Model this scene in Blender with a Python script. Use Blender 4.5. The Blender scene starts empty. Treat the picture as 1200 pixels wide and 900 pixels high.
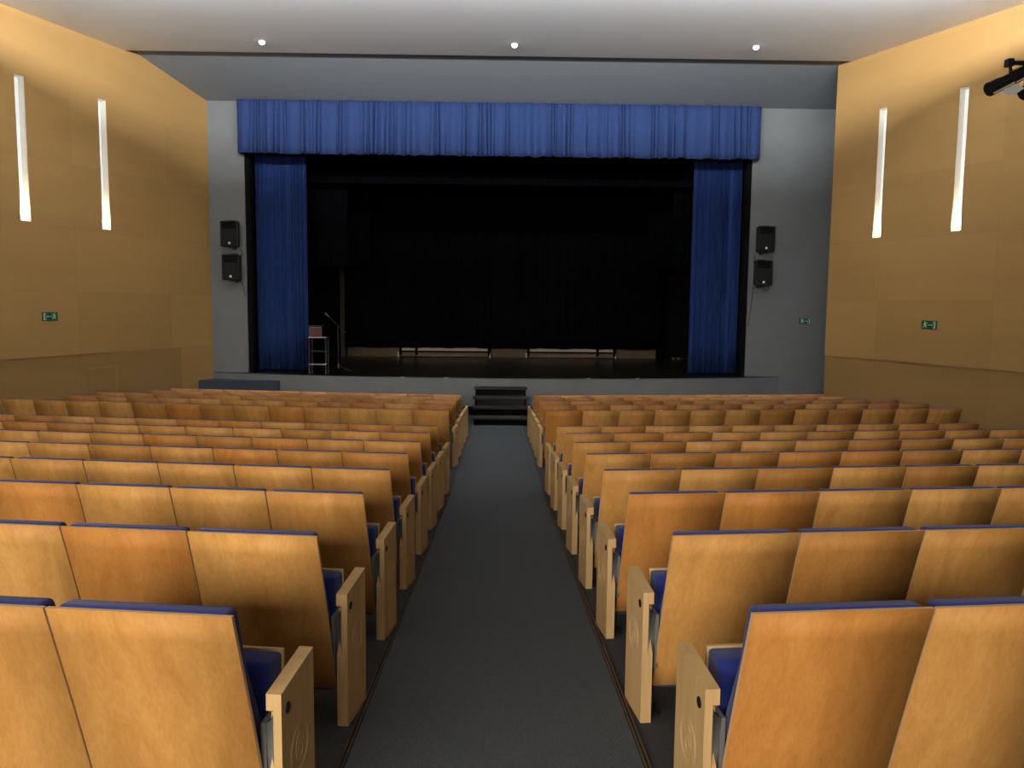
import bpy, bmesh, math, random
from mathutils import Vector, Matrix
random.seed(7)
S = bpy.context.scene
COL = S.collection
ZO = 2.56                     # camera height above the flat floor in front of the stage
# ------------------------------------------------------------------ camera
F, PITCH, YAW, ROLL = 961.2, .0998, .0173, .0099
cy, sy, cp, sp = math.cos(YAW), math.sin(YAW), math.cos(PITCH), math.sin(PITCH)
FW = Vector((sy*cp, cy*cp, -sp)); R0 = Vector((cy, -sy, 0)); U0 = R0.cross(FW)
RT = R0*math.cos(ROLL)+U0*math.sin(ROLL); UP = U0*math.cos(ROLL)-R0*math.sin(ROLL)
cd = bpy.data.cameras.new('camera'); cam = bpy.data.objects.new('camera', cd); COL.objects.link(cam)
cd.sensor_width = 36; cd.sensor_fit = 'HORIZONTAL'; cd.lens = F/1200*36; cd.clip_start = .05
M = Matrix((( RT.x, UP.x, -FW.x, 0), (RT.y, UP.y, -FW.y, 0), (RT.z, UP.z, -FW.z, ZO), (0, 0, 0, 1)))
cam.matrix_world = M
S.camera = cam
S.view_settings.view_transform = 'Standard'; S.view_settings.look = 'None'
S.view_settings.gamma = 1; S.view_settings.exposure = 0.0
S.view_settings.use_curve_mapping = False
w = bpy.data.worlds.new('world'); S.world = w; w.use_nodes = True
w.node_tree.nodes['Background'].inputs[0].default_value = (.02, .02, .022, 1)
w.node_tree.nodes['Background'].inputs[1].default_value = .2

def proj_x(p):
    d = Vector(p)-Vector((0, 0, ZO)); return 600+F*d.dot(RT)/d.dot(FW), d.dot(FW)

# ------------------------------------------------------------------ materials
def mat(name, col, rough=.6, metal=0, emit=None, es=1, spec=.5, sheen=0, coat=0):
    m = bpy.data.materials.new(name); m.use_nodes = True
    b = m.node_tree.nodes['Principled BSDF']
    b.inputs['Base Color'].default_value = (*col, 1); b.inputs['Roughness'].default_value = rough
    b.inputs['Metallic'].default_value = metal; b.inputs['Specular IOR Level'].default_value = spec
    b.inputs['Sheen Weight'].default_value = sheen; b.inputs['Coat Weight'].default_value = coat
    if emit:
        b.inputs['Emission Color'].default_value = (*emit, 1); b.inputs['Emission Strength'].default_value = es
    return m
def nd(m, t, **kw):
    n = m.node_tree.nodes.new(t)
    for k, v in kw.items():
        if k in n.inputs: n.inputs[k].default_value = v
        else: setattr(n, k, v)
    return n
def lk(m, a, b): m.node_tree.links.new(a, b)
def mapped(m, scale, rnd=True):
    tc = nd(m, 'ShaderNodeTexCoord'); mp = nd(m, 'ShaderNodeMapping'); mp.inputs['Scale'].default_value = scale
    if rnd:
        oi = nd(m, 'ShaderNodeObjectInfo'); mu = nd(m, 'ShaderNodeVectorMath', operation='MULTIPLY_ADD')
        cb = nd(m, 'ShaderNodeCombineXYZ')
        for i, k in enumerate((13., 7., 29.)):
            ml = nd(m, 'ShaderNodeMath', operation='MULTIPLY'); lk(m, oi.outputs['Random'], ml.inputs[0]); ml.inputs[1].default_value = k
            lk(m, ml.outputs[0], cb.inputs[i])
        ad = nd(m, 'ShaderNodeVectorMath', operation='ADD'); lk(m, tc.outputs['Object'], ad.inputs[0]); lk(m, cb.outputs[0], ad.inputs[1])
        lk(m, ad.outputs[0], mp.inputs['Vector'])
    else: lk(m, tc.outputs['Object'], mp.inputs['Vector'])
    return mp
def ramp(m, src, stops):
    r = nd(m, 'ShaderNodeValToRGB'); lk(m, src, r.inputs[0])
    el = r.color_ramp.elements
    while len(el) < len(stops): el.new(.5)
    for e, (p, c) in zip(el, stops): e.position = p; e.color = (*c, 1)
    return r
def wood(name, lo, mid, hi, rough=.58, tint=True, scale=(9, 9, 1.1)):
    m = mat(name, mid, rough, spec=.22)
    b = m.node_tree.nodes['Principled BSDF']
    mp = mapped(m, scale)
    n1 = nd(m, 'ShaderNodeTexNoise', Scale=1.1, Detail=5., Roughness=.6, Distortion=.9); lk(m, mp.outputs[0], n1.inputs['Vector'])
    r1 = ramp(m, n1.outputs['Fac'], [(.25, lo), (.5, mid), (.78, hi)])
    mp2 = mapped(m, (60, 60, 3)); n2 = nd(m, 'ShaderNodeTexNoise', Scale=2., Detail=3.); lk(m, mp2.outputs[0], n2.inputs['Vector'])
    r2 = ramp(m, n2.outputs['Fac'], [(.3, (.9, .9, .9)), (.7, (1.05, 1.05, 1.05))])
    mx = nd(m, 'ShaderNodeMix', data_type='RGBA', blend_type='MULTIPLY'); mx.inputs[0].default_value = 1
    lk(m, r1.outputs[0], mx.inputs[6]); lk(m, r2.outputs[0], mx.inputs[7])
    out = mx.outputs[2]
    if tint:
        oi = nd(m, 'ShaderNodeObjectInfo')
        m2 = nd(m, 'ShaderNodeMix', data_type='RGBA', blend_type='MULTIPLY'); m2.inputs[0].default_value = 1
        lk(m, out, m2.inputs[6]); lk(m, oi.outputs['Color'], m2.inputs[7]); out = m2.outputs[2]
    lk(m, out, b.inputs['Base Color'])
    return m
def noisy(name, c1, c2, scale=200, rough=.9, bump=0, **kw):
    m = mat(name, c1, rough, **kw); b = m.node_tree.nodes['Principled BSDF']
    mp = mapped(m, (1, 1, 1), False)
    n = nd(m, 'ShaderNodeTexNoise', Scale=float(scale), Detail=3.); lk(m, mp.outputs[0], n.inputs['Vector'])
    r = ramp(m, n.outputs['Fac'], [(.35, c1), (.65, c2)]); lk(m, r.outputs[0], b.inputs['Base Color'])
    if bump:
        bp = nd(m, 'ShaderNodeBump', Strength=bump, Distance=.003); lk(m, n.outputs['Fac'], bp.inputs['Height']); lk(m, bp.outputs[0], b.inputs['Normal'])
    return m
WOOD = wood('beech_veneer', (.49, .225, .055), (.60, .29, .075), (.67, .35, .10))
WOODP = wood('pale_beech', (.54, .34, .14), (.62, .40, .175), (.68, .45, .21), tint=False)
EDGE = mat('veneer_edge', (.70, .48, .27), .5)
BLUE = noisy('blue_upholstery', (.008, .018, .15), (.013, .026, .20), 500, .95, .3, sheen=.15)
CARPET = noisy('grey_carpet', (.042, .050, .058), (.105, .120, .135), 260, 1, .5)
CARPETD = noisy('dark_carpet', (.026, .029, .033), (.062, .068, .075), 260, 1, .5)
CEIL = mat('ceiling_white', (.88, .875, .87), .85)
GREY = noisy('painted_grey', (.150, .161, .163), (.160, .171, .173), 3, .8)
SLOPE = mat('ceiling_grey', (.235, .255, .275), .8)
BLACK = mat('stage_black', (.004, .004, .004), .95, spec=.08)
BLACKC = noisy('black_drape', (.0018, .0019, .0028), (.0028, .0030, .0042), 30, 1, 0, spec=.03)
STAGEF = mat('stage_floor_black', (.012, .010, .008), .28, spec=.5)
VELB = noisy('blue_velvet', (.021, .040, .118), (.028, .052, .148), 40, .95, 0, spec=.1)
VELD = noisy('blue_velvet_drape', (.012, .030, .105), (.018, .040, .150), 40, .95, 0, spec=.1)
METAL = mat('grey_metal', (.20, .20, .19), .5, .3)
EMB = mat('emblem_wood', (.63, .425, .20), .55)
DMETAL = mat('dark_metal', (.014, .014, .014), .5, .3)
POSTM = mat('dark_brown_post', (.07, .045, .028), .7, spec=.2)
CHROME = mat('bright_metal', (.3, .3, .28), .4, .8)
BRONZE = mat('bronze_trim', (.10, .078, .055), .45, .6)
PLASTIC = mat('black_plastic', (.009, .009, .009), .7, spec=.25)
GRILL = noisy('speaker_grille', (.006, .006, .006), (.012, .012, .012), 300, .8, 0, spec=.2)
WHITE = mat('white_paint', (.8, .8, .8), .5)
PALE = mat('pale_panel', (.85, .70, .48), .6)
GREEN = mat('sign_green', (.0, .085, .035), .4)
SIGNW = mat('sign_white', (.62, .74, .62), .5)
RED = mat('red_vinyl', (.07, .004, .004), .6)
BROWNW = noisy('brown_board', (.20, .140, .080), (.24, .170, .098), 4, .7)
NAVYC = noisy('navy_carpet', (.028, .040, .055), (.042, .056, .075), 200, 1)
STAIRC = noisy('stair_tread_black', (.018, .018, .017), (.032, .032, .030), 60, .8)
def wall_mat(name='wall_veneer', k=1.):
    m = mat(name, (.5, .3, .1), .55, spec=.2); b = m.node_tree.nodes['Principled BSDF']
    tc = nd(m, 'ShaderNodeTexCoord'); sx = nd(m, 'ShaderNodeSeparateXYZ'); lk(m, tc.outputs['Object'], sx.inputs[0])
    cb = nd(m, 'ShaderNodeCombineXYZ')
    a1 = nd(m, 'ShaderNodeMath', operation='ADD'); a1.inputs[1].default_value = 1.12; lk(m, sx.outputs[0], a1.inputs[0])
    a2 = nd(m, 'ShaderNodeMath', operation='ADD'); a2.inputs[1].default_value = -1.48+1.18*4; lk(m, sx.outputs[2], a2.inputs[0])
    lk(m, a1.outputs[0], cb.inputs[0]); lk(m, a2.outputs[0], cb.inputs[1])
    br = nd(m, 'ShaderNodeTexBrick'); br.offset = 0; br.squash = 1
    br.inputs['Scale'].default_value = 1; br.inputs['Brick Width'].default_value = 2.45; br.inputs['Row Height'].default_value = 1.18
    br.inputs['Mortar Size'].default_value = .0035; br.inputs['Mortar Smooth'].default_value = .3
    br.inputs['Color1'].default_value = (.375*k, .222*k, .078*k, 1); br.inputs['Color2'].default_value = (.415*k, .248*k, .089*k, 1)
    br.inputs['Mortar'].default_value = (.335*k, .192*k, .066*k, 1); lk(m, cb.outputs[0], br.inputs['Vector'])
    n = nd(m, 'ShaderNodeTexNoise', Scale=.8, Detail=3.)
    mp = mapped(m, (.5, .5, 3), False); lk(m, mp.outputs[0], n.inputs['Vector'])
    r = ramp(m, n.outputs['Fac'], [(.3, (.95, .95, .95)), (.7, (1.04, 1.04, 1.04))])
    mx = nd(m, 'ShaderNodeMix', data_type='RGBA', blend_type='MULTIPLY'); mx.inputs[0].default_value = 1
    lk(m, br.outputs[0], mx.inputs[6]); lk(m, r.outputs[0], mx.inputs[7]); lk(m, mx.outputs[2], b.inputs['Base Color'])
    return m
WALL = wall_mat()
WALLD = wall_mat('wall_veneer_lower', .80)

# ------------------------------------------------------------------ helpers
def obj(name, bm, m, parent=None, smooth=False, bevel=0, seg=2):
    me = bpy.data.meshes.new(name)
    bmesh.ops.recalc_face_normals(bm, faces=bm.faces)
    bm.to_mesh(me); bm.free()
    for x in (m if isinstance(m, (list, tuple)) else [m]): me.materials.append(x)
    if smooth:
        for p in me.polygons: p.use_smooth = True
    o = bpy.data.objects.new(name, me); COL.objects.link(o)
    if parent: o.parent = parent
    if bevel:
        b = o.modifiers.new('bevel', 'BEVEL'); b.width = bevel; b.segments = seg; b.limit_method = 'ANGLE'; b.angle_limit = .6
    return o
def thing(name, label, cat, loc=(0, 0, 0), rz=0, group=None):
    o = bpy.data.objects.new(name, None); COL.objects.link(o); o.empty_display_size = .1
    o.location = loc; o.rotation_euler = (0, 0, rz); o['label'] = label; o['category'] = cat
    if group: o['group'] = group
    return o
def tag(o, label, cat, group=None):
    o['label'] = label; o['category'] = cat
    if group: o['group'] = group
    return o
def struct(o, label=None, cat=None):
    o['kind'] = 'structure'
    if label: o['label'] = label
    if cat: o['category'] = cat
    return o
def box(bm, x0, x1, y0, y1, z0, z1, mi=0):
    v = [bm.verts.new(p) for p in ((x0,y0,z0),(x1,y0,z0),(x1,y1,z0),(x0,y1,z0),(x0,y0,z1),(x1,y0,z1),(x1,y1,z1),(x0,y1,z1))]
    for q in ((0,3,2,1),(4,5,6,7),(0,1,5,4),(1,2,6,5),(2,3,7,6),(3,0,4,7)):
        f = bm.faces.new([v[i] for i in q]); f.material_index = mi
    return v
def prism(bm, pts, axis, a, b, mi=0):
    """extrude a 2-D outline along x, y or z"""
    def P(p, t): return {'x': (t, p[0], p[1]), 'y': (p[0], t, p[1]), 'z': (p[0], p[1], t)}[axis]
    A = [bm.verts.new(P(p, a)) for p in pts]; B = [bm.verts.new(P(p, b)) for p in pts]
    n = len(pts)
    fs = [bm.faces.new(A[::-1]), bm.faces.new(B)]
    for i in range(n): fs.append(bm.faces.new((A[i], A[(i+1) % n], B[(i+1) % n], B[i])))
    for f in fs: f.material_index = mi
def cyl(bm, p, q, r, r2=None, n=16, mi=0):
    p, q = Vector(p), Vector(q); r2 = r if r2 is None else r2
    d = (q-p).normalized(); a = d.orthogonal().normalized(); b = d.cross(a)
    A = [bm.verts.new(p+(a*math.cos(t)+b*math.sin(t))*r) for t in [2*math.pi*i/n for i in range(n)]]
    B = [bm.verts.new(q+(a*math.cos(t)+b*math.sin(t))*r2) for t in [2*math.pi*i/n for i in range(n)]]
    fs = [bm.faces.new(A[::-1]), bm.faces.new(B)]
    for i in range(n): fs.append(bm.faces.new((A[i], A[(i+1) % n], B[(i+1) % n], B[i])))
    for f in fs: f.material_index = mi
def tube(bm, pts, r, n=8):
    for a, b in zip(pts, pts[1:]): cyl(bm, a, b, r, n=n)
def NB(): return bmesh.new()
def area(name, loc, target, sx, sy_, power, col=(1, 1, 1), spread=math.pi):
    l = bpy.data.lights.new(name, 'AREA'); l.shape = 'RECTANGLE'; l.size = sx; l.size_y = sy_; l.energy = power; l.color = col; l.spread = spread
    o = bpy.data.objects.new(name, l); COL.objects.link(o); o.location = loc
    o.rotation_euler = (Vector(target)-Vector(loc)).to_track_quat('-Z', 'Y').to_euler()
    return o

# ------------------------------------------------------------------ seating geometry (measured)
XL, XR, PIT, SEATH = -.679, .678, .52, .815
YR = {-1: [2.057,3.045,4.112,5.140,6.173,7.176,8.193,9.214,11.285,12.199,13.192,14.185,15.170],
       1: [2.090,3.078,4.145,5.173,6.207,7.209,8.227,9.247,11.318,12.232,13.225,14.219,15.203]}
ZR = [z+ZO for z in (-.817,-.893,-.985,-1.075,-1.164,-1.247,-1.331,-1.415,-1.509,-1.545,-1.603,-1.668,-1.736)]
RAD = {-1: (168.1, 18.77), 1: (288.4, -25.19)}
def arc(side, Y0, k):
    """point k seats from the aisle along the row's back, and the tangent angle"""
    Rc, xc = RAD[side]; x0 = XL if side < 0 else XR
    a0 = math.asin((x0-xc)/Rc); a = a0+side*k*PIT/Rc
    x = xc+Rc*math.sin(a); y = Y0+Rc*(math.cos(a0)-math.cos(a))
    return x, y, a
def shift(X):
    """how far a row has moved forward at lateral position X"""
    if X < XL:
        Rc, xc = RAD[-1]; f = lambda x: -math.sqrt(Rc*Rc-(x-xc)**2); return f(X)-f(XL)
    if X > XR:
        Rc, xc = RAD[1]; f = lambda x: -math.sqrt(Rc*Rc-(x-xc)**2); return f(X)-f(XR)
    return 0
NODES = [(-6, 1.62)]+[((YR[-1][i]+YR[1][i])/2, ZR[i]-SEATH) for i in range(13)]+[(15.6, 0), (20, 0)]
NODES[0] = (-6, NODES[1][1]+.0865*(NODES[1][0]+6))
def FZ(Y):
    for (a, za), (b, zb) in zip(NODES, NODES[1:]):
        if Y <= b: return za+(zb-za)*(Y-a)/(b-a) if Y >= a else za
    return 0
def floor_z(X, Y): return FZ(Y-shift(X))

# floor
def floor_mesh(xs, ys, dz, thick=0):
    bm = NB(); g = [[bm.verts.new((x, y, floor_z(x, y)+dz)) for y in ys] for x in xs]
    for i in range(len(xs)-1):
        for j in range(len(ys)-1): bm.faces.new((g[i][j], g[i+1][j], g[i+1][j+1], g[i][j+1]))
    if thick:
        r = bmesh.ops.extrude_face_region(bm, geom=list(bm.faces))
        for v in r['geom']:
            if isinstance(v, bmesh.types.BMVert): v.co.z -= thick
    return bm
ys = [-6+.25*i for i in range(105)]; ys = [y for y in ys if y <= 19.8]
xs = [-17+i*1.0 for i in range(17)]+[-.679, .678]+[1+i*1.0 for i in range(17)]; xs = sorted(set(x for x in xs if x != 0) | {0.})
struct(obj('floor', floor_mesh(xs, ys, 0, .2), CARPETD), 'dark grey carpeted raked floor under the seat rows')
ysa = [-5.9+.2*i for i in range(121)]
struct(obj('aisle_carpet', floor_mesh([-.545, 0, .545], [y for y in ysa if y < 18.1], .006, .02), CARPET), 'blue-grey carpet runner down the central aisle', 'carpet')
for n, s in ((1, -1), (2, 1)):
    bm = NB()
    for dx, h in ((.552, .010), (.566, .013)):
        yy = [y for y in ysa if y < 9.75]
        for a, b in zip(yy, yy[1:]):
            x0, x1 = s*dx-.0045, s*dx+.0045
            za, zb = floor_z(0, a), floor_z(0, b)
            v = [bm.verts.new(p) for p in ((x0,a,za-.01),(x1,a,za-.01),(x1,b,zb-.01),(x0,b,zb-.01),(x0,a,za+h),(x1,a,za+h),(x1,b,zb+h),(x0,b,zb+h))]
            for q in ((4,5,6,7),(0,4,7,3),(1,2,6,5)): bm.faces.new([v[i] for i in q])
    struct(obj('trim_%d' % n, bm, BRONZE))

# ------------------------------------------------------------------ room shell
THL, THR = .353, .400
CL = Vector((-6.69, 19.35, 0)); CR = Vector((7.0, 17.46, 0))
def wall_obj(name, holes, corner, direc, sgn, low0, s_end, ztop=7.75):
    """local x = distance from the stage-side end back along the wall, depth d goes into the wall"""
    bm = NB(); T = .3
    def slab(s0, s1, z0, z1, d0, d1, mi=0):
        ya, yb = sorted((sgn*d0, sgn*d1)); box(bm, s0, s1, ya, yb, z0, z1, mi)
    zs = [1.48, 3.90, 6.40, ztop]
    cuts = [0]+[c for h in sorted(holes) for c in h]+[s_end]
    for i, (a, b) in enumerate(zip(cuts, cuts[1:])):
        if i % 2 == 0: slab(a, b, 1.48, ztop, 0, T)
        else:
            slab(a, b, 1.48, 3.90, 0, T); slab(a, b, 6.40, ztop, 0, T); slab(a, b, 3.90, 6.40, .17, T)
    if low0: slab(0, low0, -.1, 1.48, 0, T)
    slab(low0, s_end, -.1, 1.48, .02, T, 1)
    o = obj(name, bm, [WALL, WALLD]); o.location = corner; o.rotation_euler = (0, 0, math.atan2(direc[1], direc[0]))
    return struct(o)
dL = (-math.sin(THL), -math.cos(THL)); dR = (math.sin(THR), -math.cos(THR))
HL = [(2.91, 3.11), (4.71, 4.91)]; HR = [(1.12, 1.31), (2.87, 3.06)]
wl = wall_obj('wall_left', HL, CL, dL, -1, 1.03, 25.5); wl['label'] = 'left wall of warm veneer panels with two lit slots'
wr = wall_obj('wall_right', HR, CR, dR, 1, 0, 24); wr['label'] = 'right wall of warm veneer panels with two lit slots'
def on_wall(side, s, d=0):
    """world xy of a point s along the side wall, d out into the room"""
    c, k = (CL, dL) if side < 0 else (CR, dR)
    nrm = (math.cos(THL), -math.sin(THL)) if side < 0 else (-math.cos(THR), -math.sin(THR))
    return c.x+k[0]*s+nrm[0]*d, c.y+k[1]*s+nrm[1]*d
# lit slots
GLASS = mat('slot_diffuser', (.75, .77, .76), .6, emit=(.86, .93, .92), es=.52)
LAMPM = mat('slot_lamp', (.9, .8, .6), .5, emit=(1, .84, .58), es=14)
SLOTW = mat('slot_lining', (.85, .80, .72), .6)
names = {(-1, 0): 'tall lit wall slot on left wall, nearer the stage', (-1, 1): 'tall lit wall slot on left wall, nearer the photo edge',
         (1, 0): 'tall lit wall slot on right wall, nearer the stage', (1, 1): 'tall lit wall slot on right wall, below the hanging spotlights'}
for side, H in ((-1, HL), (1, HR)):
    for j, (a, b) in enumerate(H):
        x, y = on_wall(side, (a+b)/2); k = dL if side < 0 else dR
        t = thing('wall_light', names[(side, j)], 'wall light', (x, y, 3.9), math.atan2(k[1], k[0]), 'lit slots in the side walls')
        sg = -1 if side < 0 else 1; hw = (b-a)/2-.002
        bm = NB(); ya, yb = sorted((sg*.150, sg*.168)); box(bm, -hw, hw, ya, yb, .004, 2.496); obj('diffuser', bm, GLASS, t)
        bm = NB(); ya, yb = sorted((sg*.012, sg*.150))
        for u0, u1 in ((-hw, -hw+.006), (hw-.006, hw)): box(bm, u0, u1, ya, yb, .004, 2.496)
        box(bm, -hw+.006, hw-.006, ya, yb, 2.486, 2.496); obj('reveal_lining', bm, SLOTW, t)
        bm = NB(); cyl(bm, (-hw+.02, sg*.09, .04), (hw-.02, sg*.09, .04), .03, n=14); obj('lamp_tube', bm, LAMPM, t)
        bm = NB(); box(bm, -hw, hw, *sorted((sg*.03, sg*.148)), .002, .012); obj('lamp_tray', bm, WHITE, t)
        l = bpy.data.lights.new('slot_lamp_light', 'POINT'); l.energy = 15; l.color = (1, .82, .55); l.shadow_soft_size = .03
        lo = bpy.data.objects.new('slot_lamp_light', l); COL.objects.link(lo); lo.parent = t; lo.location = (0, sg*.085, .13)
# stage wall with proscenium opening
SW = 19.35; OPX, OPT, STG = 5.87, 6.35, .85
bm = NB()
box(bm, -7.4, -OPX, SW, SW+.3, -.1, 7.6); box(bm, OPX, 10.5, SW, SW+.3, -.1, 7.6); box(bm, -OPX, OPX, SW, SW+.3, OPT, 7.6)
struct(obj('wall_front', bm, GREY), 'grey painted wall around the stage opening')
# ceilings
bm = NB(); prism(bm, [(17.26, 7.555), (19.36, 7.05), (19.36, 7.20), (17.26, 7.75)], 'x', -9.5, 11)
struct(obj('ceiling', bm, SLOPE), 'grey sloping ceiling panel above the stage curtain')
bm = NB(); prism(bm, [(11.2, 7.50), (17.12, 7.49), (17.12, 7.65), (11.2, 7.66)], 'x', -11, 12)
struct(obj('ceiling_1', bm, CEIL), 'white ceiling bay in front of the dark slot')
bm = NB(); box(bm, -11, 12, 11.0, 17.6, 7.76, 7.9)
struct(obj('ceiling_2', bm, BLACK))
bm = NB()
prism(bm, [(-6.2, 7.02), (11.98, 7.02), (11.98, 7.14), (11.86, 7.14), (11.86, 7.10), (-6.2, 7.10)], 'x', -17, 18)
struct(obj('ceiling_3', bm, CEIL))
bm = NB(); box(bm, -17, 18, 11.02, 11.14, 7.10, 7.62)
struct(obj('ceiling_4', bm, CEIL))
bm = NB(); box(bm, -17, 18, -6.2, -6.0, 0, 7.6)
struct(obj('wall_back', bm, GREY))
# ------------------------------------------------------------------ stage
def apron_y(x, d=0): return SW-d-.97*max(0, 1-(x/6.69)**2)
xs_ = [-6.69+13.38*i/48 for i in range(49)]
bm = NB(); out = [(x, apron_y(x)) for x in xs_]+[(6.69, SW+.01), (-6.69, SW+.01)]
prism(bm, [(x, apron_y(x)) for x in xs_[1:-1]]+[(xs_[-1], SW), (xs_[0], SW)], 'z', .20, STG-.012)
front = struct(obj('stage_front', bm, GREY), 'low grey curved front of the stage', 'stage')
bm = NB(); prism(bm, [(x, apron_y(x)+.05 if abs(x) < 6.3 else SW-.001) for x in xs_[1:-1]]+[(xs_[-1], SW+.001), (xs_[0], SW+.001)], 'z', -.02, .20)
struct(obj('baseboard_front', bm, BLACK))
bm = NB(); prism(bm, [(x, apron_y(x)-.004) for x in xs_[1:-1]]+[(xs_[-1], SW), (OPX, SW), (OPX, SW+.3), (8, SW+.3), (8, 25.6), (-8, 25.6), (-8, SW+.3), (-OPX, SW+.3), (-OPX, SW), (xs_[0], SW)], 'z', STG-.012, STG)
struct(obj('stage_floor', bm, STAGEF), 'glossy black stage floor', 'stage floor')
bm = NB(); box(bm, -8.2, -8, SW+.3, 25.8, 0, 8.6); struct(obj('wall_stage_left', bm, BLACK))
bm = NB(); box(bm, 8, 8.2, SW+.3, 25.8, 0, 8.6); struct(obj('wall_stage_right', bm, BLACK))
bm = NB(); box(bm, -8.2, 8.2, SW+.3, 25.8, 8.6, 8.8); struct(obj('ceiling_5', bm, BLACK))
bm = NB(); box(bm, -4.75, 4.90, 25.42, 25.6, STG, 8.6); struct(obj('wall_stage_back', bm, BROWNW), 'brown board wall showing below the black backdrop')
bm = NB(); box(bm, -8, 8, 25.6, 25.8, 0, 8.6); struct(obj('wall_stage_rear', bm, BLACK))
bm = NB(); box(bm, -4.77, -4.62, 24.9, 25.05, STG, 3.56)
box(bm, -4.80, -4.59, 24.88, 25.07, 3.50, 3.56)
tag(obj('wooden_post', bm, POSTM, bevel=.006), 'dark brown wooden post at left edge of black backdrop', 'post')
# black edge strips
for n, s in ((3, -1), (4, 1)):
    bm = NB(); box(bm, *sorted((s*5.77, s*5.875)), SW+.04, SW+.30, STG, OPT); struct(obj('trim_%d' % n, bm, BLACK))

def curtain(x0, x1, z0, z1, y, amp, n, seed, hem=0, taper=.5, flat=(), t=.012, yfun=None):
    rnd = random.Random(seed); bm = NB()
    N = n*10; ph = []; x = 0
    pl = []      # pleat boundaries with random widths
    ws = [rnd.choice((rnd.uniform(.3, .8), rnd.uniform(.8, 2.3))) for _ in range(n)]; tot = sum(ws); acc = 0
    for w_ in ws: pl.append((acc/tot, (acc+w_)/tot, rnd.uniform(.2, 1.0))); acc += w_
    rows = 7; grid = []
    lean = [rnd.uniform(-.4, .4) for _ in range(n)]
    pts = []
    for i, (a, b, h) in enumerate(pl):
        m = 10
        for k in range(m): pts.append((a+(b-a)*k/m, (.5-.5*math.cos(2*math.pi*k/m))*h, i))
    pts.append((1, 0, n-1))
    for (u, d, i) in pts:
        colv = []
        for r in range(rows+1):
            v = r/rows; z = z1+(z0-z1)*v
            a = taper+(1-taper)*v
            xx = x0+(x1-x0)*u+lean[i]*(x1-x0)/n*.35*v*(1 if 0 < i < n-1 else 0)
            if r == rows: z += hem*(math.sin(u*53)+.6*math.sin(u*121+seed)+1.5*d-.8)
            yy = y+(yfun(xx) if yfun else 0)
            colv.append(bm.verts.new((xx, yy-amp*d*a, z)))
        grid.append(colv)
    for A, B in zip(grid, grid[1:]):
        for r in range(rows): bm.faces.new((A[r], B[r], B[r+1], A[r+1]))
    return bm
def cloth(name, bm, m, label, cat, group=None, th=.012, parent=None):
    o = obj(name, bm, m, parent, smooth=True); s = o.modifiers.new('thickness', 'SOLIDIFY'); s.thickness = th; s.offset = 1
    if label: tag(o, label, cat, group)
    return o
# valance with its board
v = thing('stage_valance', 'long blue pleated valance hung across the top of the stage opening', 'curtain', (0, SW-.2, 5.88))
for nm, bmx in (('pleated_cloth', curtain(-5.93, 5.95, -.02, 1.17, .02, .16, 74, 11, .007, .45)),): cloth(nm, bmx, VELB, None, None, parent=v)
for s, nm in ((-1, 'side_return'), (1, 'side_return')):
    bm = NB()
    n = 7
    A = [bm.verts.new((s*5.94+.02*(s > 0)-.008*s*(i % 2), .02+.175*i/n, -.01)) for i in range(n+1)]
    B = [bm.verts.new((s*5.94+.02*(s > 0)-.004*s*(i % 2), .02+.175*i/n, 1.17)) for i in range(n+1)]
    for i in range(n): bm.faces.new((A[i], A[i+1], B[i+1], B[i]))
    cloth(nm, bm, VELB, None, None, parent=v)
bm = NB(); box(bm, -5.9, 5.92, .035, .195, 1.05, 1.15); obj('pelmet_board', bm, DMETAL, v)
# side drapes
for s, x0, x1, lab in ((-1, -5.78, -4.57, 'tall blue pleated side curtain at the left of the stage'), (1, 4.63, 5.78, 'tall blue pleated side curtain at the right of the stage')):
    cloth('side_curtain', curtain(x0, x1, STG+.03, 6.5, SW+.52, .13, 17, 5+s, .004, .9), VELD, lab, 'curtain', 'blue side curtains')
# black drapes in the stage
cloth('backdrop_curtain', curtain(-4.60, 4.95, 1.17, 6.9, 24.7, .10, 60, 3, .008, .8), BLACKC, 'black backdrop curtain hanging at the back of the stage', 'curtain')
GR = 'black masking drapes over the stage'
cloth('border_curtain', curtain(-5.7, 5.7, 5.42, 5.72, 20.6, .03, 40, 4, .003, .9), BLACKC, 'narrow black border drape across the top of the stage', 'curtain', GR)
cloth('leg_curtain', curtain(-5.05, -3.83, 3.42, 5.50, 21.1, .05, 9, 21, .003, .9), BLACKC, 'black leg drape high at left, nearer of the two', 'curtain', GR)
cloth('leg_curtain', curtain(-4.25, -3.57, 3.50, 5.60, 23.0, .05, 6, 22, .003, .9), BLACKC, 'black leg drape high at left, farther from the audience', 'curtain', GR)
cloth('leg_curtain', curtain(4.42, 5.30, 3.42, 5.50, 21.1, .05, 7, 23, .003, .9), BLACKC, 'black leg drape high at right, nearer of the two', 'curtain', GR)
cloth('leg_curtain', curtain(4.15, 4.85, 3.50, 5.60, 23.0, .05, 6, 24, .003, .9), BLACKC, 'black leg drape high at right, farther from the audience', 'curtain', GR)
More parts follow.
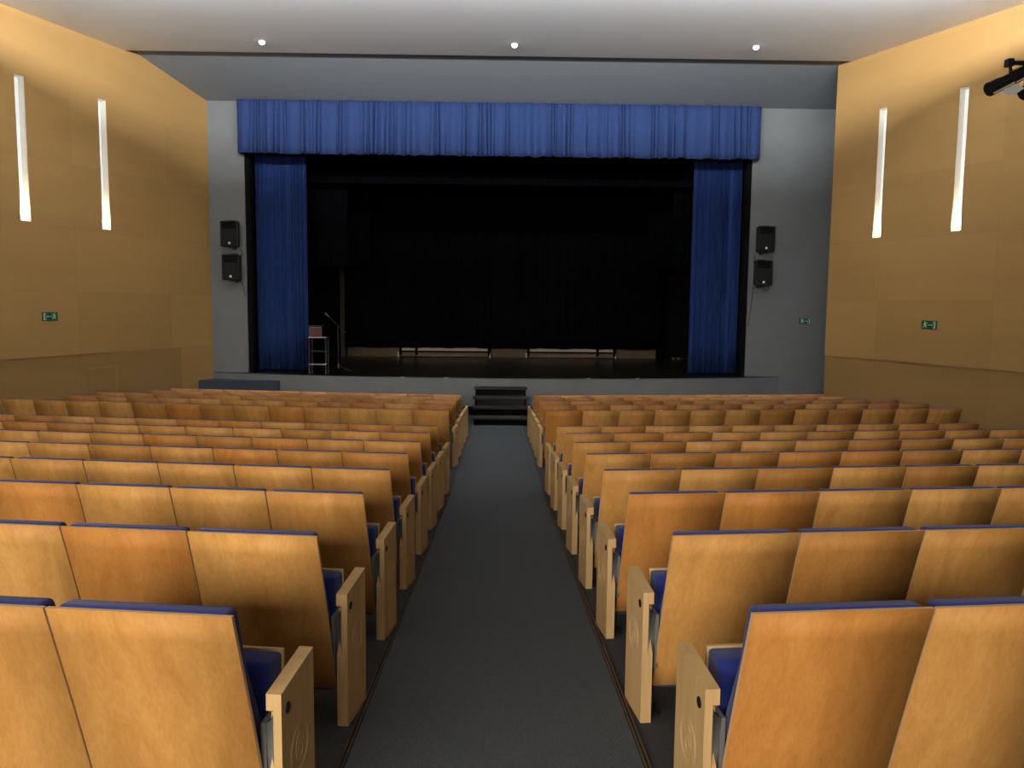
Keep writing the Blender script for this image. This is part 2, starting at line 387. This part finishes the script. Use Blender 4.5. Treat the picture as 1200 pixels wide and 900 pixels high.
# rolling platforms below the backdrop
def rolling(x0, x1, split, label):
    t = thing('rolling_platform', label, 'platform', ((x0+x1)/2, 25.12, STG), 0, 'low platforms below the backdrop')
    hx = (x1-x0)/2; sp = split-(x0+x1)/2
    bm = NB()
    for a in (-hx+.10, sp, hx-.05): box(bm, a-.035, a+.035, -.05, .05, .06, .80)
    box(bm, -hx+.05, hx, -.05, .05, .155, .195); box(bm, -hx+.05, hx, -.05, .05, .76, .80); obj('frame', bm, BLACK, t)
    for a, b in sorted(((-hx+.14, sp-.04), (sp+.04, hx-.09))):
        bm = NB(); box(bm, a, b, -.015, .015, .20, .755); obj('pale_board', bm, PALE, t)
    bm = NB(); box(bm, -hx+.05, hx, .03, .06, .03, .15); obj('kick_board', bm, BROWNW, t)
    for a in (-hx+.03, hx-.02):
        bm = NB(); cyl(bm, (a-.02, -.03, .03), (a+.02, -.03, .03), .03, n=12); box(bm, a-.02, a+.02, -.05, .0, .05, .16); obj('white_foot', bm, WHITE, t)
    return t
rolling(-3.08, -.23, -2.50, 'long low pale panelled platform on white feet, left of stage centre')
rolling(.83, 3.62, 3.05, 'long low pale panelled platform on white feet, right of stage centre')
# trolley with red box
t = thing('metal_trolley', 'tall thin black metal trolley by the left side curtain', 'trolley', (-4.21, 19.32, STG), 0)
for sx in (-.19, .19):
    for sy_ in (-.14, .14):
        bm = NB(); box(bm, sx-.011, sx+.011, sy_-.011, sy_+.011, .055, .83 if sx > 0 else 1.10); obj('leg', bm, DMETAL, t)
        bm = NB(); cyl(bm, (sx-.012, sy_, .027), (sx+.012, sy_, .027), .027, n=14); obj('wheel', bm, METAL, t)
for z in (.83, .20):
    bm = NB(); box(bm, -.21, .21, -.16, .16, z, z+.022); obj('shelf', bm, CHROME, t, bevel=.003)
bm = NB(); box(bm, -.20, .20, -.006, .006, .50, .525); box(bm, -.26, .13, -.14, .14, 1.10, 1.115); obj('top_tray', bm, DMETAL, t)
bm = NB(); box(bm, -4.385, -4.135, 19.22, 19.42, STG+.853, STG+1.075)
rb = tag(obj('red_case', bm, RED, bevel=.012), 'dark red case standing on the metal trolley shelf', 'case')
bm = NB()
for a in (-4.39, -4.13): box(bm, a-.006, a+.006, 19.212, 19.22, STG+.853, STG+1.08)
box(bm, -4.39, -4.13, 19.212, 19.22, STG+1.068, STG+1.08); e_ = obj('metal_edging', bm, METAL); e_.parent = rb
# microphone stand
t = thing('microphone_stand', 'thin black boom microphone stand right of the metal trolley', 'microphone stand', (-3.80, 19.55, STG))
bm = NB(); cyl(bm, (0, 0, .08), (0, 0, 1.08), .011, n=10); obj('pole', bm, DMETAL, t)
bm = NB(); cyl(bm, (-.26, 0, 1.36), (.14, 0, .98), .008, n=10); cyl(bm, (.10, 0, 1.015), (.18, 0, .94), .016, n=10); obj('boom', bm, DMETAL, t)
bm = NB(); cyl(bm, (-.30, 0, 1.40), (-.21, 0, 1.315), .020, .012, n=12); obj('microphone', bm, METAL, t)
for a in (20, 140, 260):
    bm = NB(); a = math.radians(a); cyl(bm, (0, 0, .16), (.33*math.cos(a), .33*math.sin(a), .012), .009, n=8); obj('leg', bm, DMETAL, t)
bm = NB(); cyl(bm, (0, 0, .10), (0, 0, .20), .022, n=12); obj('collar', bm, METAL, t)
# cable box at right of stage
t = thing('cable_box', 'small black cable box on the stage near the right curtain', 'cable box', (5.35, 24.6, STG))
bm = NB(); box(bm, -.16, .16, -.09, .09, 0, .11); obj('case', bm, PLASTIC, t, bevel=.01)
for dx in (-.09, .06):
    bm = NB(); cyl(bm, (dx, -.10, .06), (dx, -.088, .06), .018, n=12); obj('white_socket', bm, WHITE, t)
# tape marks on the stage lip
for px, nmx in ((-2.15, 'leftmost'), (-1.17, 'second from the left'), (2.05, 'third from the left'), (3.18, 'rightmost')):
    bm = NB(); y = apron_y(px); box(bm, px-.045, px+.045, y-.007, y+.04, STG-.010, STG+.003)
    tag(obj('tape_mark', bm, WHITE), 'small white tape mark on stage lip, '+nmx+' of four', 'tape', 'tape marks on the stage lip')
# stage steps
t = thing('stage_steps', 'black four-tread steps leading up to the stage at the aisle end', 'steps', (.06, 16.83, 0))
TH = [.165, .335, .505, .675]; D = .36
for i, h in enumerate(TH):
    bm = NB(); ww = .60 if i < 3 else .585
    box(bm, -ww, ww, i*D-.02, i*D+.36 if i == 3 else i*D+.34, h-.035, h); obj('tread', bm, STAIRC, t, bevel=.004)
for s in (-1, 1):
    bm = NB(); x0, x1 = sorted((s*.555, s*.52))
    prism(bm, [(0.01, 0), (.05, TH[0]-.036), (D+.02, TH[0]-.036), (D+.02, TH[1]-.036), (2*D+.02, TH[1]-.036), (2*D+.02, TH[2]-.036), (3*D+.02, TH[2]-.036), (3*D+.02, TH[3]-.036), (4*D-.04, TH[3]-.036), (4*D-.04, 0)], 'x', x0, x1)
    obj('stringer', bm, BLACK, t)
for i in (0, 1, 3):
    bm = NB(); z0 = 0 if i == 0 else TH[i-1]+.001
    box(bm, -.518, .518, i*D+.025, i*D+.04, z0 if i != 0 else .002, TH[i]-.036); obj('riser', bm, BLACK, t)
bm = NB(); box(bm, -.518, .518, 2*D+.10, 2*D+.115, TH[1]+.001, TH[2]-.036); obj('riser', bm, STAIRC, t)
# carpeted platform by the left wall
bm = NB()
prism(bm, [(-6.49-.0, 18.80), (-5.03, 18.80), (-5.03, 18.955), (-5.6, 19.04), (-6.2, 19.18), (-6.60, 19.30), (-6.68, 19.30)], 'z', 0, .70)
o = obj('side_platform', bm, NAVYC, bevel=.012)
bm = o.data
tag(o, 'low navy carpeted platform between left wall and stage front', 'platform')
me = o.data
for vtx in me.vertices:
    if abs(vtx.co.x+6.49) < 1e-4 and abs(vtx.co.y-18.80) < 1e-4: vtx.co.x = -6.86
# low door in left wall
x, y = on_wall(-1, 3.27, -.018)
d = bpy.data.objects.new('door_1', None); COL.objects.link(d); d.location = (x, y, 0); d.rotation_euler = (0, 0, math.atan2(dL[1], dL[0])); d['kind'] = 'structure'; d['label'] = 'small low flush door in the left wall'
bm = NB(); box(bm, -.34, .34, 0, .018, .02, 1.17); obj('door_leaf', bm, WALLD, d)
bm = NB(); box(bm, -.375, -.345, 0, .030, 0, 1.21); box(bm, -.345, .375, 0, .016, 1.18, 1.20); obj('door_trim', bm, WALL, d)

# ------------------------------------------------------------------ exit signs
def stroke(bm, pts, wd, y0=-.004, y1=-.001):
    for (a, b), (c, d_) in zip(pts, pts[1:]):
        v_ = Vector((c-a, d_-b)); n_ = Vector((-v_.y, v_.x)).normalized()*wd/2
        prism(bm, [(a+n_.x, b+n_.y), (a-n_.x, b-n_.y), (c-n_.x, d_-n_.y), (c+n_.x, d_+n_.y)], 'y', y0, y1)
def exit_sign(loc, rz, wd, ht, flip, label):
    """front faces local -y; figure runs towards the door"""
    t = thing('exit_sign', label, 'exit sign', loc, rz, 'green exit signs')
    bm = NB(); box(bm, -wd/2, wd/2, 0, .018, -ht/2, ht/2); obj('sign_plate', bm, GREEN, t, bevel=.003)
    k = -1 if flip else 1
    P = lambda x, z: (k*x*wd/.34, z*ht/.17)
    bm = NB()
    stroke(bm, [P(-.137, .066), P(-.137, -.066)], .024*wd/.34); stroke(bm, [P(-.125, -.060), P(-.095, -.064)], .009)
    stroke(bm, [P(-.125, .062), P(-.095, .066)], .007); stroke(bm, [P(-.094, .062), P(-.094, -.060)], .004); obj('door_symbol', bm, SIGNW, t)
    bm = NB(); stroke(bm, [P(-.055, .0), P(.040, 0)], .010)
    prism(bm, [P(-.082, .0), P(-.052, .018), P(-.052, -.018)], 'y', -.004, -.001); obj('arrow_symbol', bm, SIGNW, t)
    bm = NB(); hx, hz = P(.098, .058)
    cyl(bm, (hx, -.004, hz), (hx, -.001, hz), .0125, n=14)
    stroke(bm, [P(.082, .036), P(.090, -.012)], .030)
    stroke(bm, [P(.084, .032), P(.052, .040), P(.034, .052)], .011); stroke(bm, [P(.088, .030), P(.122, .018), P(.126, .0)], .010)
    stroke(bm, [P(.084, -.008), P(.062, -.030), P(.050, -.058)], .014); stroke(bm, [P(.092, -.008), P(.106, -.034), P(.128, -.052)], .014)
    obj('running_figure', bm, SIGNW, t)
x, y = on_wall(-1, 4.42, .019); exit_sign((x, y, ZO-.35), math.atan2(dL[1], dL[0])+math.pi, .32, .155, False, 'green exit sign on the left wood wall')
x, y = on_wall(1, 2.55, .019); exit_sign((x, y, ZO-.35), math.atan2(dR[1], dR[0]), .32, .160, True, 'green exit sign on the right wood wall')
exit_sign((7.245, SW-.019, ZO-.385), 0, .27, .135, True, 'small green exit sign on the grey wall right of the stage')

# ------------------------------------------------------------------ loudspeakers on the stage wall
def loudspeaker(x, z, tilt, label, pan=0):
    t = thing('loudspeaker', label, 'loudspeaker', (x, SW-.30, z), 0, 'wall loudspeakers beside the stage')
    t.rotation_euler = (tilt, 0, pan)
    W, H, Dp = .21, .29, .20
    bm = NB(); prism(bm, [(-W, -.12), (W, -.12), (W*.72, .20), (-W*.72, .20)], 'z', -H, H); obj('cabinet', bm, PLASTIC, t, bevel=.03, seg=3)
    bm = NB(); box(bm, -W+.035, W-.035, -.128, -.115, -H+.04, .075); obj('grille', bm, GRILL, t, bevel=.008)
    # horn: a flared recess built as four sloping walls
    bm = NB()
    o4 = [(-.155, .265), (.155, .265), (.155, .10), (-.155, .10)]; i4 = [(-.06, .215), (.06, .215), (.06, .155), (-.06, .155)]
    A = [bm.verts.new((p[0], -.130, p[1])) for p in o4]; B = [bm.verts.new((p[0], -.121, p[1])) for p in i4]
    for i in range(4): bm.faces.new((A[i], A[(i+1) % 4], B[(i+1) % 4], B[i]))
    bm.faces.new(B); r_ = bmesh.ops.extrude_face_region(bm, geom=list(bm.faces)); [setattr(q.co, 'y', -.119) for q in r_['geom'] if isinstance(q, bmesh.types.BMVert)]
    obj('horn', bm, BLACK, t)
    bm = NB(); cyl(bm, (0, -.134, -.07), (0, -.127, -.07), .135, .14, n=32); obj('woofer', bm, GRILL, t)
    bm = NB(); box(bm, -.024, .024, -.142, -.127, -.235, -.185); obj('badge', bm, WHITE, t, bevel=.004)
    bm = NB(); box(bm, -.07, .07, .0, .05, H-.005, H+.02); box(bm, -.07, .07, .0, .05, -H-.03, -H+.005)
    box(bm, -.02, .02, .05, .27, H, H+.018); box(bm, -.02, .02, .05, .27, -H-.03, -H-.01); box(bm, -.05, .05, .27, .2985, -H-.05, H+.04); obj('wall_bracket', bm, DMETAL, t)
    return t
SPK = {}
SPK['a'] = loudspeaker(-6.12, ZO+1.475, .0, 'black loudspeaker left of the stage, upper one of the pair', .05)
SPK['b'] = loudspeaker(-6.10, ZO+.725, .0, 'black loudspeaker left of the stage, lower one of the pair', .0)
SPK['c'] = loudspeaker(6.13, ZO+1.495, .0, 'black loudspeaker right of the stage, upper one of the pair', -.02)
SPK['d'] = loudspeaker(6.10, ZO+.72, .0, 'black loudspeaker right of the stage, lower one of the pair', -.03)
def cable(key, pts, r=.007):
    bm = NB(); tube(bm, pts, r, 8); p = SPK[key]
    mw = Matrix.Translation(p.location) @ p.rotation_euler.to_matrix().to_4x4()
    bmesh.ops.transform(bm, matrix=mw.inverted(), verts=bm.verts); obj('cable', bm, PLASTIC, p)
yc = SW-.012
cable('a', [(-6.00, yc, ZO+1.14), (-5.95, yc, ZO+1.10), (-5.955, yc, ZO+.98)])
cable('b', [(-6.02, yc, ZO+.42), (-5.97, yc, ZO+.38), (-5.90, yc, ZO+.05)])
cable('c', [(6.0, yc, ZO+1.16), (5.99, yc, ZO+1.10), (5.985, yc, ZO+.98)])
cable('d', [(5.99, yc, ZO+.40), (5.97, yc, ZO+.1), (5.93, yc, ZO-.30), (5.90, yc, ZO-.52)])
cable('d', [(6.2, yc, ZO+.40), (6.26, yc, ZO+.32), (6.33, yc, ZO+.33), (6.36, yc, ZO+.42)])

# ------------------------------------------------------------------ ceiling lights
DOME = mat('lamp_dome', (.9, .9, .9), .4, emit=(1, .99, .96), es=1.6)
def from_px(px, py, z):
    d_ = FW+RT*(px-600)/F+UP*(450-py)/F; k = (z-ZO)/d_.z; return d_*k
for px, py, lab in ((307, 50, 'left of three'), (603, 53.5, 'middle one of three'), (886, 56, 'right of three')):
    p = from_px(px, py, 7.455)
    t = thing('ceiling_light', 'small round white ceiling light, '+lab, 'ceiling light', (p.x, p.y, 7.488), 0, 'round lights on the ceiling')
    bm = NB(); bmesh.ops.create_uvsphere(bm, u_segments=20, v_segments=10, radius=.062)
    for v_ in bm.verts: v_.co.z = v_.co.z*.9-.022
    for v_ in bm.verts: v_.co.z = min(v_.co.z, -.006)
    obj('dome', bm, DOME, t, smooth=True)
    bm = NB(); cyl(bm, (0, 0, -.012), (0, 0, 0), .075, n=24); obj('rim', bm, METAL, t)

# ------------------------------------------------------------------ spotlights on a bar by the right wall
t = thing('lighting_bar', 'dark metal pipe reaching in from right wall with hanging spotlights', 'bar', (5.45, 9.0, 5.16))
bm = NB(); cyl(bm, (0, 0, 0), (5.02, 0, 0), .024, n=14); obj('pipe', bm, DMETAL, t)
bm = NB(); box(bm, -.035, .035, -.04, .04, -.04, .04); obj('end_cap', bm, DMETAL, t, bevel=.006)
bm = NB(); box(bm, 4.99, 5.03, -.10, .10, -.12, .12); obj('wall_plate', bm, DMETAL, t)
bm = NB(); box(bm, .38, .46, -.035, .035, -.05, .045); cyl(bm, (.42, 0, -.05), (.50, 0, -.12), .02, n=10); obj('clamp', bm, DMETAL, t)
BLK2 = mat('lamp_housing', (.012, .012, .012), .45)
def spotlight(x, z, label, scale=1):
    t = thing('stage_spotlight', label, 'spotlight', (x, 9.0, z), 0, 'spotlights on the side bar')
    t.scale = (scale,)*3
    # body axis points down to the left, tilted
    R_ = Matrix.Rotation(math.radians(-62), 4, 'Y') @ Matrix.Identity(4)
    piv = bpy.data.objects.new
    ax = Vector((-math.cos(math.radians(26)), -.18, -math.sin(math.radians(26)))).normalized(); upv = Vector((0, 0, 1)); sd = ax.cross(upv).normalized(); nn = sd.cross(ax)
    def Pp(a, s_, n_): return ax*a+sd*s_+nn*n_
    bm = NB(); cyl(bm, Pp(-.30, 0, 0), Pp(.10, 0, 0), .075, .075, 20); cyl(bm, Pp(.10, 0, 0), Pp(.16, 0, 0), .075, .085, 20)
    for k in range(5): cyl(bm, Pp(-.27+k*.045, 0, 0), Pp(-.255+k*.045, 0, 0), .083, n=20)
    obj('housing', bm, BLK2, t)
    bm = NB(); cyl(bm, Pp(.16, 0, 0), Pp(.30, 0, 0), .085, .080, 20); cyl(bm, Pp(.28, 0, 0), Pp(.31, 0, 0), .088, n=20); obj('lens_tube', bm, BLK2, t)
    bm = NB()
    for a0, a1 in ((-.30, -.03), (0, .33)): cyl(bm, Pp(a0, -.066, -.052), Pp(a1, -.070, -.060), .008, n=8)
    obj('white_edge', bm, WHITE, t)
    bm = NB(); q = [Pp(.24, -.05, -.085), Pp(-.02, -.05, -.085), Pp(-.06, -.12, -.165), Pp(.12, -.12, -.185)]
    A = [bm.verts.new(p_) for p_ in q]; B = [bm.verts.new(p_+nn*.006) for p_ in q]
    bm.faces.new(A); bm.faces.new(B[::-1])
    for i in range(4): bm.faces.new((A[i], B[i], B[(i+1) % 4], A[(i+1) % 4]))
    obj('barn_door', bm, WHITE, t)
    # yoke up to the pipe
    bm = NB(); top = (5.16-z)/scale
    for dx in (-.03, .055):
        tube(bm, [(dx-.02, .09*(1 if dx > 0 else -1), .02), (dx, .05*(1 if dx > 0 else -1), top-.06), (.0, 0, top-.03)], .012, 8)
    box(bm, -.03, .03, -.035, .035, top-.045, top+.03)
    obj('yoke', bm, DMETAL, t)
    return t
spotlight(5.46, 4.985, 'black stage spotlight on the bar, nearer the picture centre', .86)
spotlight(5.83, 4.95, 'black stage spotlight on the bar, at the photo edge', .86)

# ------------------------------------------------------------------ seats
def make_seat():
    t = bpy.data.objects.new('auditorium_seat', None); COL.objects.link(t); t.empty_display_size = .1
    hw = .2565; zb, zt = .108, SEATH; sl = .218/(zt-zb)     # veneer back leaning towards the rear
    vy = lambda z: (zt-z)*sl
    bm = NB(); T = .014; n = 8
    A = []; B = []
    for i in range(n+1):
        z = zb+(zt-zb)*i/n; y = vy(z)+.004*math.sin(math.pi*i/n)
        A.append([bm.verts.new((x, y, z)) for x in (-hw, hw)]); B.append([bm.verts.new((x, y+T, z)) for x in (-hw, hw)])
    for i in range(n):
        f = bm.faces.new((A[i][0], A[i][1], A[i+1][1], A[i+1][0])); f.smooth = True
        bm.faces.new((B[i][1], B[i][0], B[i+1][0], B[i+1][1]))
        for k in (0, 1):
            f = bm.faces.new((A[i][k], A[i+1][k], B[i+1][k], B[i][k])); f.material_index = 1
    f = bm.faces.new((A[n][0], A[n][1], B[n][1], B[n][0])); f.material_index = 1
    f = bm.faces.new((A[0][1], A[0][0], B[0][0], B[0][1])); f.material_index = 1
    obj('back_panel', bm, [WOOD, EDGE], t)
    # backrest cushion
    def cushion(name, prof, w0, bev, m):
        bm = NB(); prism(bm, prof, 'x', -w0, w0)
        o = obj(name, bm, m, t, smooth=True, bevel=bev, seg=3); return o
    cushion('backrest_cushion', [(vy(.815)+.016, .8185), (vy(.80)+.076, .8140), (vy(.62)+.075, .62), (vy(.45)+.10, .45), (vy(.36)+.11, .36), (vy(.34)+.018, .34), (vy(.6)+.018, .6)], .238, .014, BLUE)
    # tipped seat: thick cushion with veneer shell on the far side
    cushion('seat_cushion', [(.255, .085), (.275, .34), (.292, .52), (.312, .548), (.406, .546), (.398, .33), (.350, .07), (.290, .065)], .228, .012, BLUE)
    bm = NB(); prism(bm, [(.352, .072), (.400, .33), (.408, .550), (.422, .550), (.414, .33), (.366, .068)], 'x', -.230, .230); obj('seat_shell', bm, WOODP, t)
    # leg
    bm = NB(); box(bm, -.262, -.250, .235, .36, -.03, .36); box(bm, -.262, -.250, .20, .42, .32, .37)
    prism(bm, [(.20, -.03), (.42, -.03), (.42, -.008), (.34, .012), (.26, .012), (.20, -.008)], 'x', -.285, -.232)
    obj('support_leg', bm, DMETAL, t)
    return t
def make_end(side):
    """parts for the aisle seat; side -1 = seat of the left block, whose aisle is at local +x"""
    s = -side
    u0, u1, um = .284, .328, .304
    v0, v1, zt = .142, .404, .540
    parts = []
    bm = NB()
    ob, of, ot, otf = -.0865*v0-.004, -.0865*v1-.004, zt, zt+.026
    # outer half: full outline; inner half notched at the back for the metal bracket
    prism(bm, [(v0, ob), (v1, of), (v1, otf), (v0, ot)], 'x', s*um, s*u1)
    prism(bm, [(v0, ob), (v1, of), (v1, otf), (v0, ot), (v0, .492), (v0+.035, .470), (v0+.035, .330), (v0, .285)], 'x', s*u0, s*um)
    ep = obj('end_panel', bm, WOODP); parts.append((ep, None))
    bm = NB(); cyl(bm, (s*(u1-.001), v0+.045, zt-.060), (s*(u1+.003), v0+.045, zt-.060), .0165, n=20); cyl(bm, (s*(u1+.002), v0+.045, zt-.060), (s*(u1+.0045), v0+.045, zt-.060), .007, n=10)
    parts.append((obj('bolt_cap', bm, DMETAL), ep))
    bm = NB(); cx, cz = v0+.135, zt-.225
    def ring(r, w_, sx=1, sz=1, a0=0, a1=2*math.pi, ox=0, oz=0, n=28):
        for i in range(n):
            t0, t1 = a0+(a1-a0)*i/n, a0+(a1-a0)*(i+1)/n
            q = [(cx+ox+sx*(r+dr)*math.cos(tt), cz+oz+sz*(r+dr)*math.sin(tt)) for dr, tt in ((-w_, t0), (w_, t0), (w_, t1), (-w_, t1))]
            prism(bm, q, 'x', s*(u1-.0005), s*(u1+.0008))
    ring(.072, .0012); ring(.063, .0008); ring(.030, .001, 1, 1.3, .4, 5.6, 0, .0); ring(.018, .001, 1, 1.2, -1.2, 3.4, .004, -.01, 14)
    ring(.012, .001, 1.6, .8, 0, 3.1, 0, .035, 10)
    parts.append((obj('engraved_emblem', bm, EMB), ep))
    # bent metal bracket
    bm = NB(); n = 6; A = []; B = []
    for i in range(n+1):
        k = i/n; u = .262+(um-.001-.262)*k; vv = .162-.014*k+.008*math.sin(math.pi*k)
        z1_, z0_ = .430+.055*k-.010*math.sin(math.pi*k), .205+.095*k**1.4
        dv = .045*(1-k)
        A.append((bm.verts.new((s*u, vv+.02*(1-k), z1_)), bm.verts.new((s*u, vv+dv, z0_))))
        B.append((bm.verts.new((s*u, vv+.02*(1-k)+.004, z1_)), bm.verts.new((s*u, vv+dv+.004, z0_))))
    for i in range(n):
        f = bm.faces.new((A[i][0], A[i+1][0], A[i+1][1], A[i][1])); f.smooth = True
        f = bm.faces.new((B[i][0], B[i][1], B[i+1][1], B[i+1][0])); f.smooth = True
        bm.faces.new((A[i][0], B[i][0], B[i+1][0], A[i+1][0])); bm.faces.new((A[i][1], A[i+1][1], B[i+1][1], B[i][1]))
    for i in (0, n): bm.faces.new((A[i][0], A[i][1], B[i][1], B[i][0]))
    box(bm, *sorted((s*.248, s*.264)), .185, .33, .20, .43)
    parts.append((obj('metal_bracket', bm, METAL), None))
    return parts

ORD = ['', 'first', 'second', 'third', 'fourth', 'fifth', 'sixth', 'seventh', 'eighth', 'ninth', 'tenth', 'eleventh', 'twelfth', 'thirteenth', 'fourteenth', 'fifteenth', 'sixteenth']
COUNT = {(-1, 8): 11, (-1, 9): 13, (-1, 10): 12, (-1, 11): 12, (-1, 12): 11, (-1, 13): 11, (1, 8): 10, (1, 9): 12, (1, 10): 12, (1, 11): 12, (1, 12): 11, (1, 13): 11}
TINT = {'golden': (1, 1, 1), 'pale': (1.09, 1.13, 1.18), 'reddish': (.97, .84, .72), 'dark': (.82, .76, .68)}
FIX = {(-1,1,0):'golden', (-1,1,1):'golden', (-1,2,0):'pale', (-1,2,1):'reddish', (-1,2,2):'pale', (-1,3,0):'golden', (-1,3,1):'pale', (-1,3,2):'pale', (-1,3,3):'reddish',
       (-1,5,2):'reddish', (-1,9,8):'dark', (-1,10,9):'dark', (-1,8,0):'dark', (-1,7,7):'dark', (-1,9,5):'golden', (-1,4,0):'golden', (-1,4,1):'pale',
       (1,1,0):'reddish', (1,1,1):'golden', (1,2,0):'golden', (1,2,1):'dark', (1,3,0):'reddish', (1,3,1):'reddish', (1,3,2):'golden', (1,3,3):'pale', (1,3,4):'golden',
       (1,4,0):'golden', (1,4,1):'pale', (1,4,2):'dark', (1,4,3):'pale', (1,4,4):'dark', (1,5,1):'dark', (1,5,0):'golden', (1,7,1):'reddish', (1,9,6):'dark', (1,9,7):'golden', (1,9,8):'dark', (1,6,8):'dark', (1,9,0):'reddish'}
proto = make_seat(); pparts = list(proto.children)
ends = {-1: make_end(-1), 1: make_end(1)}
first = True; used_end = {-1: False, 1: False}; nseat = 0
rt = random.Random(12)
def link(o, parent):
    c = o.copy(); COL.objects.link(c); c.parent = parent; return c
for side in (-1, 1):
    for r in range(1, 14):
        for k in range(COUNT.get((side, r), 15)):
            Y0 = YR[side][r-1]
            x0, y0, a0 = arc(side, Y0, k); x1, y1, a1 = arc(side, Y0, k+1); xm, ym, am = arc(side, Y0, k+.5)
            px, dep = proj_x((x0, y0, ZR[r-1]))
            if (px < -30 or px > 1230) and r < 8: break
            zf = ZR[r-1]-SEATH
            tint = FIX.get((side, r, k)) or rt.choice(['golden']*5+['pale']*3+['reddish']*2+['dark']*2)
            if first: t = proto; parts = pparts; first = False
            else:
                t = proto.copy(); COL.objects.link(t); parts = [link(p_, t) for p_ in pparts]
            t.location = ((x0+x1)/2, (y0+y1)/2, zf); t.rotation_euler = (0, 0, am)
            blk = 'left' if side < 0 else 'right'
            rowtxt = 'nearest row' if r == 1 else ('row closest to the stage' if r == 13 else ORD[r]+' row from viewer')
            if k == 0:
                t['label'] = '%s beech-backed blue aisle seat with end panel, %s block, %s' % (tint, blk, rowtxt)
            else:
                t['label'] = '%s beech-backed blue seat, %s from aisle, %s block, %s' % (tint, ORD[k+1], blk, rowtxt)
            t['category'] = 'auditorium seat'; t['group'] = 'wooden-backed blue auditorium seats'
            c = TINT[tint]; j = rt.uniform(.95, 1.04); parts[0].color = (c[0]*j, c[1]*j, c[2]*j, 1)
            nseat += 1
            if k == 0:
                if not used_end[side]:
                    used_end[side] = True
                    for o, par in ends[side]: o.parent = par or t
                else:
                    mp = {}
                    for o, par in ends[side]: mp[o] = link(o, mp[par] if par else t)
print('seats', nseat)

# ------------------------------------------------------------------ lighting
# fluorescent cove above the lip of the rear ceiling
FL = mat('cove_tube', (1, 1, 1), .5, emit=(.9, .96, 1), es=1.5)
for i in range(5):
    cx = -6.4+3.2*i
    t = thing('cove_lamp', 'linear cove lamp above the ceiling lip', 'lamp', (cx, 11.45, 7.12), 0, 'linear cove lamps')
    bm = NB(); box(bm, -1.4, 1.4, -.05, .05, -.02, .03); obj('body', bm, WHITE, t)
    bm = NB(); cyl(bm, (-1.38, 0, .06), (1.38, 0, .06), .02, n=10); obj('tube', bm, FL, t)
    area('cove_light', (cx, 11.47, 7.24), (cx, 12.47, 7.80), 2.8, .13, 300, (.96, .98, 1))
# light falling in from the rear of the hall and weak unseen fill lights added under the ceiling
area('rear_light', (-2.2, -5.7, 3.9), (-.5, 8, 1.6), 10, 2.0, 640, (1, .92, .82), 2.0)
for x in (-4.5, 4.5):
    area('ceiling_fill', (x, 3.0, 6.9), (x, 8, 0), 5, 1.6, 14, (1, .95, .88))
